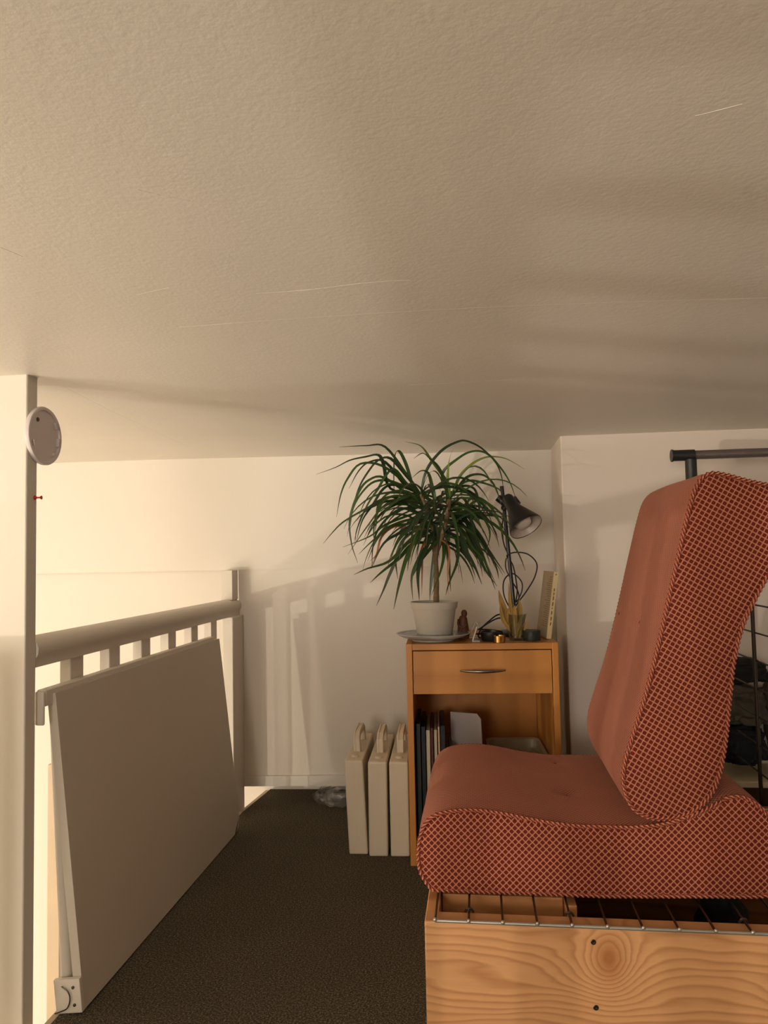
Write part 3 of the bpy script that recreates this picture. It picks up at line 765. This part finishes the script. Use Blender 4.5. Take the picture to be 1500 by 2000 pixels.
# lamp
LY = CP(.30, .20).y
lx = onY(1003, 1172, LY)
base = Vector((lx.x+.006, LY, TOP))
lm = thing('desk_lamp', 'black metal desk lamp with cone shade, unlit, on the nightstand', 'lamp', base)
MB().lathe([(.001, 0), (.052, 0), (.055, .003), (.054, .010), (.045, .015), (.012, .017), (.008, .022), (.001, .022)], 40, base).build('base', M['black'], lm)
ptop = onY(981, 957, LY)
MB().tube([base+Vector((0, 0, .015)), ptop], .0058, 14).build('pole', M['black'], lm)
MB().tube([ptop+Vector((-.0005, 0, -.004)), ptop+Vector((-.0012, 0, .012))], .0064, 12).build('pole_cap', M['black'], lm)
j1 = onY(983, 985, LY)
def between(a, b, r, name, m, par, n=14): return MB().tube([a, b], r, n).build(name, m, par)
between(onY(972, 972, LY-.01), onY(999, 993, LY-.016), .0115, 'clamp', M['black'], lm)
MB().lathe([(.001, 0), (.009, 0), (.0095, .004), (.007, .010), (.001, .011)], 16, onY(985, 992, LY-.012), (-.4, -1, .1)).build('knob', M['black'], lm)
# shade cone: from neck (993,972) to mouth centre (1030,1030)
n0 = onY(990, 972, LY-.02); mo = onY(1028, 1030, LY-.075)
ax = (mo-n0).normalized(); Lh = (mo-n0).length
sh = MB().lathe([(.001, -.004), (.0145, -.003), (.0185, .004), (.0195, .03), (.0225, .048), (.050, Lh-.012), (.0525, Lh-.004), (.0515, Lh), (.0505, Lh-.002), (.046, Lh-.016), (.020, .050), (.001, .045)], 48, n0, ax)
sh.build('shade', [M['black'], M['shade_in']], lm)
o = lm.children[-1]
for p_ in o.data.polygons:
    ring = p_.index//48
    if 8 <= ring <= 10: p_.material_index = 1
MB().lathe([(.001, .046), (.012, .050), (.016, .075), (.0255, .105), (.027, Lh-.022), (.022, Lh-.010), (.001, Lh-.004)], 32, n0, ax).build('bulb', M['bulb'], lm)
MB().tube([onY(1004, 972, LY-.02)+Vector((0, 0, 0)), onY(1013, 984, LY-.03)], .0075, 12).build('switch', M['black'], lm)
cord = spline([onY(985, 1000, LY+.01), onY(980, 1035, LY+.012), onY(985, 1065, LY+.01), onY(996, 1090, LY+.008), onY(990, 1085, LY-.01), onY(1005, 1079, LY-.012), onY(1030, 1082, LY-.012), onY(1048, 1100, LY-.01), onY(1045, 1125, LY-.005), onY(1030, 1152, LY), onY(1012, 1176, LY), onY(1000, 1190, LY+.012),
               onY(985, 1165, LY+.014), onY(984, 1135, LY+.014), onY(1000, 1120, LY+.014), onY(1018, 1135, LY+.014), onY(1019, 1155, LY+.014), onY(1008, 1176, LY+.014), onY(1010, 1150, LY+.012), onY(1002, 1105, LY+.012), onY(990, 1090, LY+.012), onY(988, 1110, LY+.014), onY(1000, 1135, LY+.012), onY(1013, 1160, LY+.014), onY(1010, 1190, LY+.014), onY(1000, 1210, LY+.01)], 7)
MB().tube(cord, .0021, 7).build('cord', M['blackrub'], lm)
cy = CP(.22, .13).y
cable = spline([onY(1000, 1206, LY-.005), onY(975, 1200, cy), onY(955, 1213, cy), onY(940, 1228, cy), CP(.21, .125, TOP+.004), CP(.235, .12, TOP+.004), CP(.262, .135, TOP+.005), CP(.25, .15, TOP+.008), CP(.22, .145, TOP+.010), CP(.205, .13, TOP+.012), CP(.222, .118, TOP+.016), CP(.25, .12, TOP+.018), CP(.265, .135, TOP+.02), CP(.24, .155, TOP+.022), CP(.213, .142, TOP+.024), CP(.215, .128, TOP+.028), onY(962, 1212, cy-.01), onY(978, 1207, cy-.01), onY(990, 1215, cy)], 7)
MB().tube(cable, .0023, 7).build('power_cord', M['blackrub'], lm)
# book leaning in the corner
bkp = onZ(1070, 1249, TOP)
BH, BT, BD = .196, .0135, .13
bk = thing('book', 'cream paperback standing at the right back of the nightstand, leaning right', 'book', (bkp.x-.004, bkp.y+.004, TOP))
leanb = R(8.5); rb = Matrix.Rotation(leanb, 3, 'Y')
bz = bkp+Vector((-.004, .004, 0))
def bbox_(lo, hi, name, m, **k):
    return MB().box(lo, hi, Matrix.Rotation(R(8), 3, 'Z') @ rb, bz).build(name, m, bk, **k)
bbox_((0, 0, .002), (BT, .002, BH), 'spine', M['spine'], bevel=.0005)
bbox_((0, .002, .002), (.0008, BD, BH), 'cover', M['bookcover'])
bbox_((BT-.0008, .002, .002), (BT, BD, BH), 'cover', M['cream'])
bbox_((.0009, .0021, .003), (BT-.0009, BD-.003, BH-.0015), 'pages', M['cream'])
rn = random.Random(5)
m_ = MB(); z_ = .04
while z_ < .15:
    l_ = rn.uniform(.004, .013); m_.box((BT*.38, -.0003, z_), (BT*.38+.0022, .0001, z_+l_), Matrix.Rotation(R(8), 3, 'Z') @ rb, bz)
    m_.box((BT*.58, -.0003, z_+.002), (BT*.58+.0010, .0001, z_+l_), Matrix.Rotation(R(8), 3, 'Z') @ rb, bz); z_ += l_+rn.uniform(.002, .006)
m_.build('spine_lettering', M['print'], bk, smooth=False)
MB().lathe([(.002, 0), (.002, .0004), (.0005, .0005)], 10, bz + (Matrix.Rotation(R(8), 3, 'Z') @ rb) @ Vector((BT/2, 0, BH-.008)), (0, -1, 0)).build('emblem', M['print'], bk)
m_ = MB()
for k in range(24):
    z_ = .178-k*.0062; m_.box((-.0003, .012, z_), (.0001, .045+.03*rn.random(), z_+.0016), Matrix.Rotation(R(8), 3, 'Z') @ rb, bz)
m_.build('cover_lettering', M['print'], bk, smooth=False)

# ================================================================== CUSHIONS
def resample(P, n):
    P = [Vector(p) for p in P]; C = P+[P[0]]; L = [0]
    for i in range(len(P)): L.append(L[-1]+(C[i+1]-C[i]).length)
    out = []; j = 0
    for k in range(n):
        d = L[-1]*k/n
        while L[j+1] < d: j += 1
        f = (d-L[j])/(L[j+1]-L[j]); out.append(C[j].lerp(C[j+1], f))
    return out, L[-1]
def cushion(name, label, px, y0, y1, fside, dimples, zmin=None, thin=0.0):
    prof = [onY(x, y_, y0) for x, y_ in px]
    if zmin is not None:
        for q in prof: q.z = max(q.z, zmin)
    P3 = prof; n0_ = len(P3); sp = []
    for i in range(n0_):
        a, b, c, d = P3[i-1], P3[i], P3[(i+1) % n0_], P3[(i+2) % n0_]
        for k in range(8):
            t = k/8; sp.append(.5*((2*b)+(c-a)*t+(2*a-5*b+4*c-d)*t*t+(3*b-a-3*c+d)*t**3))
    ring, per = resample(sp, 220); N = len(ring)
    cen = sum(ring, Vector())/N
    t = thing(name, label, 'cushion', (cen.x, (y0+y1)/2, min(q.z for q in ring)))
    if zmin is not None:
        for q in ring: q.z = max(q.z, zmin)
    nrm = []
    for i in range(N):
        T_ = (ring[(i+1) % N]-ring[i-1]).normalized(); nrm.append(Vector((T_.z, 0, -T_.x)))
    if sum((ring[i]-cen).dot(nrm[i]) for i in range(N)) < 0: nrm = [-v for v in nrm]
    # find where each tuft sits on the cover, then dent the cover there
    dents = []
    for (tx, ty, amp, sg) in dimples:
        best = None
        for j in range(1, 44):
            yy = y0+(y1-y0)*j/44
            for i in range(N):
                q = Vector((ring[i].x, yy, ring[i].z))+nrm[i]*.0055
                if nrm[i].dot(Vector((0, 0, EYE))-q) <= 0: continue
                v = q-Vector((0, 0, EYE)); d = v.dot(cF); e = (750+FPX*v.dot(cR)/d-tx)**2+(1000-FPX*v.dot(cU)/d-ty)**2
                if best is None or e < best[0]: best = (e, q, nrm[i])
        dents.append((best[1].x, best[1].y, best[1].z, amp, sg))
        k_ = MB().lathe([(.0005, -.001), (.0035, -.0005), (.004, .0008), (.002, .0022), (.0005, .0025)], 12, best[1]-best[2]*(amp+.001), best[2]).build('tuft', M['piping_dark'], t)
    dimples = dents
    mb = MB(); rows = []; uvs = []; ny = 44
    for j in range(ny+1):
        f = j/ny; yy = y0+(y1-y0)*f; row = []
        edge = min(f, 1-f)*(y1-y0)
        for i in range(N):
            puff = .0055*(1-math.exp(-edge/.022))
            q = ring[i]+nrm[i]*puff; q = Vector((q.x, yy, q.z))
            for (dx, dyy, dz, amp, sg) in dimples:
                d2 = (q-Vector((dx, dyy, dz))).length_squared; q = q-nrm[i]*amp*math.exp(-d2/sg**2)
            q = q+nrm[i]*.0012*noise.noise(q*9)
            if zmin is not None and q.z < zmin: q.z = zmin
            row.append(q)
        rows.append(row); uvs.append([(per*i/N, yy) for i in range(N+1)])
    mb.quad_grid(rows, close_u=True, uvs=uvs)
    mb.build('cover', M['fab_top'], t)
    for ys, sgn, nm in ((y0, -1, 'side_panel'), (y1, 1, 'side_panel')):
        m2 = MB(); rr = []; uu = []
        for s_, bul in ((0, 0), (.0025, .002), (.006, .0036), (.010, .0046)):
            row = [Vector((ring[i].x-nrm[i].x*s_, ys+sgn*bul, ring[i].z-nrm[i].z*s_)) for i in range(N)]
            if zmin is not None:
                for q in row: q.z = max(q.z, zmin)
            rr.append(row); uu.append([(q.x, q.z) for q in row+[row[0]]])
        b = m2.quad_grid(rr, close_u=True, uvs=uu); last = b+(len(rr)-1)*N
        m2.uv[len(m2.f)] = [(q.x, q.z) for q in rr[-1]]
        m2.cap([last+i for i in range(N)])
        m2.build(nm, fside, t)
        # rope piping
        m3 = MB(); rp, per2 = resample(sp, int(per/.0022))
        if zmin is not None:
            for q in rp: q.z = max(q.z, zmin)
        K = len(rp); rows3 = []; uv3 = []; NS = 8
        for i in range(K+1):
            q = rp[i % K]; T_ = (rp[(i+1) % K]-rp[i-1]).normalized(); n2 = Vector((T_.z, 0, -T_.x))
            if n2.dot(q-cen) < 0: n2 = -n2
            L = per2*i/K; r_ = .0037+.0012*math.sin(2*math.pi*L/.0088)
            c_ = Vector((q.x, ys+sgn*.001, q.z))+n2*(.001 if sgn < 0 else -.004)
            if zmin is not None: c_.z = max(c_.z, zmin+.0035)
            rows3.append([c_+(n2*math.cos(a)+Vector((0, 1, 0))*math.sin(a))*r_ for a in [2*math.pi*h/NS for h in range(NS)]])
            uv3.append([(L, h) for h in range(NS+1)])
        m3.quad_grid(rows3, close_u=True, uvs=uv3); m3.build('piping', M['piping'], t)
    return t
Y0, Y1 = 1.337, 1.80
GZ = .2687       # top of the wire grid
seat_px = [(820, 1690), (819, 1655), (827, 1620), (845, 1597), (880, 1586), (930, 1584), (985, 1591), (1050, 1604), (1120, 1614), (1180, 1616), (1240, 1617), (1310, 1608), (1370, 1584), (1420, 1560), (1455, 1560), (1492, 1585), (1520, 1620), (1540, 1665), (1538, 1712), (1518, 1740), (1480, 1748), (1380, 1748), (1250, 1748), (1100, 1747), (950, 1746), (880, 1745), (850, 1738), (830, 1716)]
def sd(x, y_, Y): q = onY(x, y_, Y); return q
cushion('seat_cushion', 'rust red patterned seat cushion with rope piping lying on the wire grid', seat_px, Y0, Y1, M['fab_side'],
        [(1085, 1487, .006, .016), (1110, 1546, .007, .018)], zmin=GZ+.0005)
back_px = [(1385, 927), (1362, 950), (1345, 1005), (1328, 1080), (1310, 1160), (1290, 1250), (1265, 1350), (1240, 1430), (1222, 1490), (1220, 1535), (1236, 1575), (1266, 1594), (1302, 1597), (1342, 1588), (1380, 1560), (1402, 1515), (1415, 1450), (1423, 1370), (1432, 1290), (1448, 1225), (1472, 1172), (1502, 1118), (1545, 1058), (1594, 1016), (1632, 1000), (1652, 980), (1640, 962), (1600, 958), (1540, 955), (1470, 943), (1420, 930)]
cushion('back_cushion', 'rust red patterned back cushion standing upright on the seat cushion', back_px, Y0+.002, Y1-.03, M['fab_side_tilt'],
        [(1205, 1195, .005, .014), (1243, 1216, .005, .014)])

# ================================================================== PINE BOX AND WIRE GRID
YBX = 1.25
xl = onY(829, 1800, YBX).x; BT_ = .2595
cr = thing('pine_crate', 'pine wood crate with knotted front board under the wire grid', 'crate', (.35, YBX+.3, 0))
f_ = bx((xl, YBX, .0), (1.15, YBX+.036, BT_)).build('front_board', M['pine_front'], cr, bevel=.002)
bx((xl, YBX+.0365, 0), (xl+.022, 1.86, BT_-.001)).build('side_board', M['pine'], cr, bevel=.002)
bx((xl+.0225, 1.83, 0), (1.15, 1.86, BT_-.001)).build('back_board', M['pine_dark'], cr, bevel=.002)
bx((1.128, YBX+.0365, 0), (1.15, 1.829, BT_-.001)).build('side_board', M['pine'], cr, bevel=.002)
a = onY(864, 1770, 1.36).x; b = onY(1100, 1770, 1.36).x; c = onY(1130, 1770, 1.36).x
bx((a, 1.36, .03), (b, 1.38, BT_-.004)).build('inner_board', M['pine'], cr, bevel=.002)
bx((b+.001, 1.33, .03), (c-.006, 1.39, BT_-.003)).build('divider', M['pine'], cr, bevel=.002)
bx((c, 1.56, .03), (1.127, 1.58, BT_-.01)).build('inner_board', M['pine_dark'], cr, bevel=.002)
o = crumple('dark_bag', (onY(1415, 1775, 1.45).x, 1.46, .13), (.045, .07, .115), M['garm_black'], .18, 2.2, 9.0, 4)
tag(o, 'black cloth bundle inside the pine crate under the wire grid', 'bundle')
for zz, xx in ((1840, 1159), (1968, 1164)):
    q = onY(xx, zz, YBX)
    MB().lathe([(.0042, 0), (.0044, .0006), (.0036, .0012), (.0012, .0010), (.0005, .0002)], 16, q+Vector((0, .0002, 0)), (0, -1, 0)).build('screw', M['screw'], cr)
# grid lying on the crate
gr = thing('wire_grid', 'steel wire grid shelf lying flat on the pine crate beneath the seat cushion', 'wire grid', (.3, 1.5, BT_))
gx0 = onY(850, 1797, 1.246).x; gz = BT_+.0036
MB().tube([(gx0, 1.246, gz), (1.1, 1.246, gz)], .0030, 10).build('frame_bar', M['steel'], gr)
MB().tube([(gx0, 1.82, gz), (1.1, 1.82, gz)], .0030, 10).build('frame_bar', M['steel'], gr)
x = gx0; k = 0; w0 = None
while x < 1.1:
    if w0 is None:
        w0 = MB().tube([(0, 1.2425, gz+.0025), (0, 1.82, gz+.0025)], .0020, 8).build('wire', M['darksteel'], gr); w0.location.x += x
        tip = MB().lathe([(.001, 0), (.0032, .001), (.0034, .003), (.002, .0055), (.001, .006)], 12, (0, 1.2425, gz+.0015), (0, -.5, 1)).build('wire_tip', M['steel'], gr); tip.location.x += x
    else:
        c_ = w0.copy(); COL.objects.link(c_); c_.location.x = x
        c_ = tip.copy(); COL.objects.link(c_); c_.location.x = x
    if k in (1, 4, 9):
        q = Vector((x, 1.285, gz))
        MB().tube(spline([q+Vector((-.006, 0, -.002)), q+Vector((-.003, -.003, .004)), q+Vector((.003, -.003, .004)), q+Vector((.007, 0, -.002))], 5), .0022, 8).build('clip', M['darksteel'], gr)
    x += .0545; k += 1
for yy in (1.45, 1.64):
    MB().tube([(gx0, yy, gz-.0004), (1.1, yy, gz-.0004)], .0014, 6).build('cross_wire', M['darksteel'], gr)

# ================================================================== UPRIGHT GRID, CLOTHES RACK, CLOTHES
GX = .68
ug = thing('mesh_panel', 'black wire mesh panel standing upright behind the cushions', 'mesh panel', (GX, 2.1, 0))
zt = onX(1472, 1181, GX); za = zt.z; stp = (onX(1472, 1181, GX).z-onX(1472, 1500, GX).z)/6
k = -6; w0 = None
while za+k*stp < 1.02:
    z = za+k*stp; k += 1
    if z < .02: continue
    if w0 is None:
        w0 = MB().tube([(GX, 1.866, 0), (GX, 2.125, 0)], .0021, 8).build('wire', M['blackwire'], ug); w0.location.z += z
    else:
        c_ = w0.copy(); COL.objects.link(c_); c_.location.z = z
for yy in (zt.y,):
    MB().tube([(GX-.004, yy, 0), (GX-.004, yy, 1.02)], .0048, 10).build('upright', M['blackwire'], ug)
MB().tube([(GX+.004, zt.y+.022, 0), (GX+.004, zt.y+.022, 1.02)], .003, 8).build('upright', M['darksteel'], ug)
RY = 2.14
rk = thing('clothes_rack', 'black clothes rack with round hanging bar behind the cushions', 'clothes rack', (.6, RY, 0))
q0 = onY(1311, 889, RY); q1 = onY(1356, 889, RY); rz_ = q1.z+.0005
MB().tube([(q0.x, RY, rz_), (q0.x+.004, RY, rz_), (q0.x+.0045, RY, rz_)], [.0175, .0175, .0145], 20).build('end_cap', M['rack'], rk)
MB().tube([(q0.x+.0045, RY, rz_), (q1.x, RY, rz_)], .0155, 20).build('tee_connector', M['rack'], rk)
px_ = onY(1350, 920, RY).x
MB().tube([(px_, RY, rz_-.012), (px_, RY, rz_-.10)], .0155, 18).build('tee_connector', M['rack'], rk)
MB().tube([(q1.x-.01, RY, rz_), (1.75, RY, rz_)], .0125, 18).build('hanging_bar', M['bar'], rk)
MB().tube([(px_, RY, rz_-.08), (px_, RY, .02)], .0125, 16).build('pole', M['rack'], rk)
MB().tube([(1.7, RY, rz_), (1.7, RY, .02)], .0125, 16).build('pole', M['rack'], rk)
for xx in (px_, 1.7): MB().tube([(xx, RY-.14, .012), (xx, RY+.02, .012)], .011, 12).build('foot', M['rack'], rk)
# low chest carrying the clothes
ch = thing('low_chest', 'low dark brown chest with cream top board behind the mesh panel', 'chest', (1.05, 2.13, 0))
bx((.655, 2.18, 0), (1.40, 2.35, .205)).build('body', M['darkbox'], ch, bevel=.003)
bx((.65, 2.17, .2055), (1.41, 2.355, .222)).build('top_board', M['cream'], ch, bevel=.002)
def cloth_heap(name, label, c, s, m, amp, sc, seed, cat='clothes'):
    o = crumple(name, c, s, m, amp, sc, seed, 5, .92, .62); return tag(o, label, cat, 'clothes heaped behind the mesh panel')
def hp_(x, y_): return onY(x, y_, 2.262)
for lab, (x, y_), sz_, m_, amp, sc, seed in (
    ('dark navy garment at the bottom of the heap behind the mesh', (1440, 1450), (.064, .075, .054), M['garm_navy'], .22, 2.0, 2),
    ('grey patterned garment in the middle of the heap behind the mesh', (1444, 1374), (.060, .07, .052), M['garm_grey'], .26, 2.2, 5),
    ('black garment topping the heap behind the mesh', (1442, 1309), (.066, .062, .033), M['garm_black'], .2, 2.0, 8),
    ('taupe rumpled garment at the right edge behind the mesh upright', (1540, 1398), (.052, .065, .140), M['garm_beige'], .2, 1.6, 12)):
    cloth_heap('folded_garment', lab, hp_(x, y_), sz_, m_, amp, sc, seed)
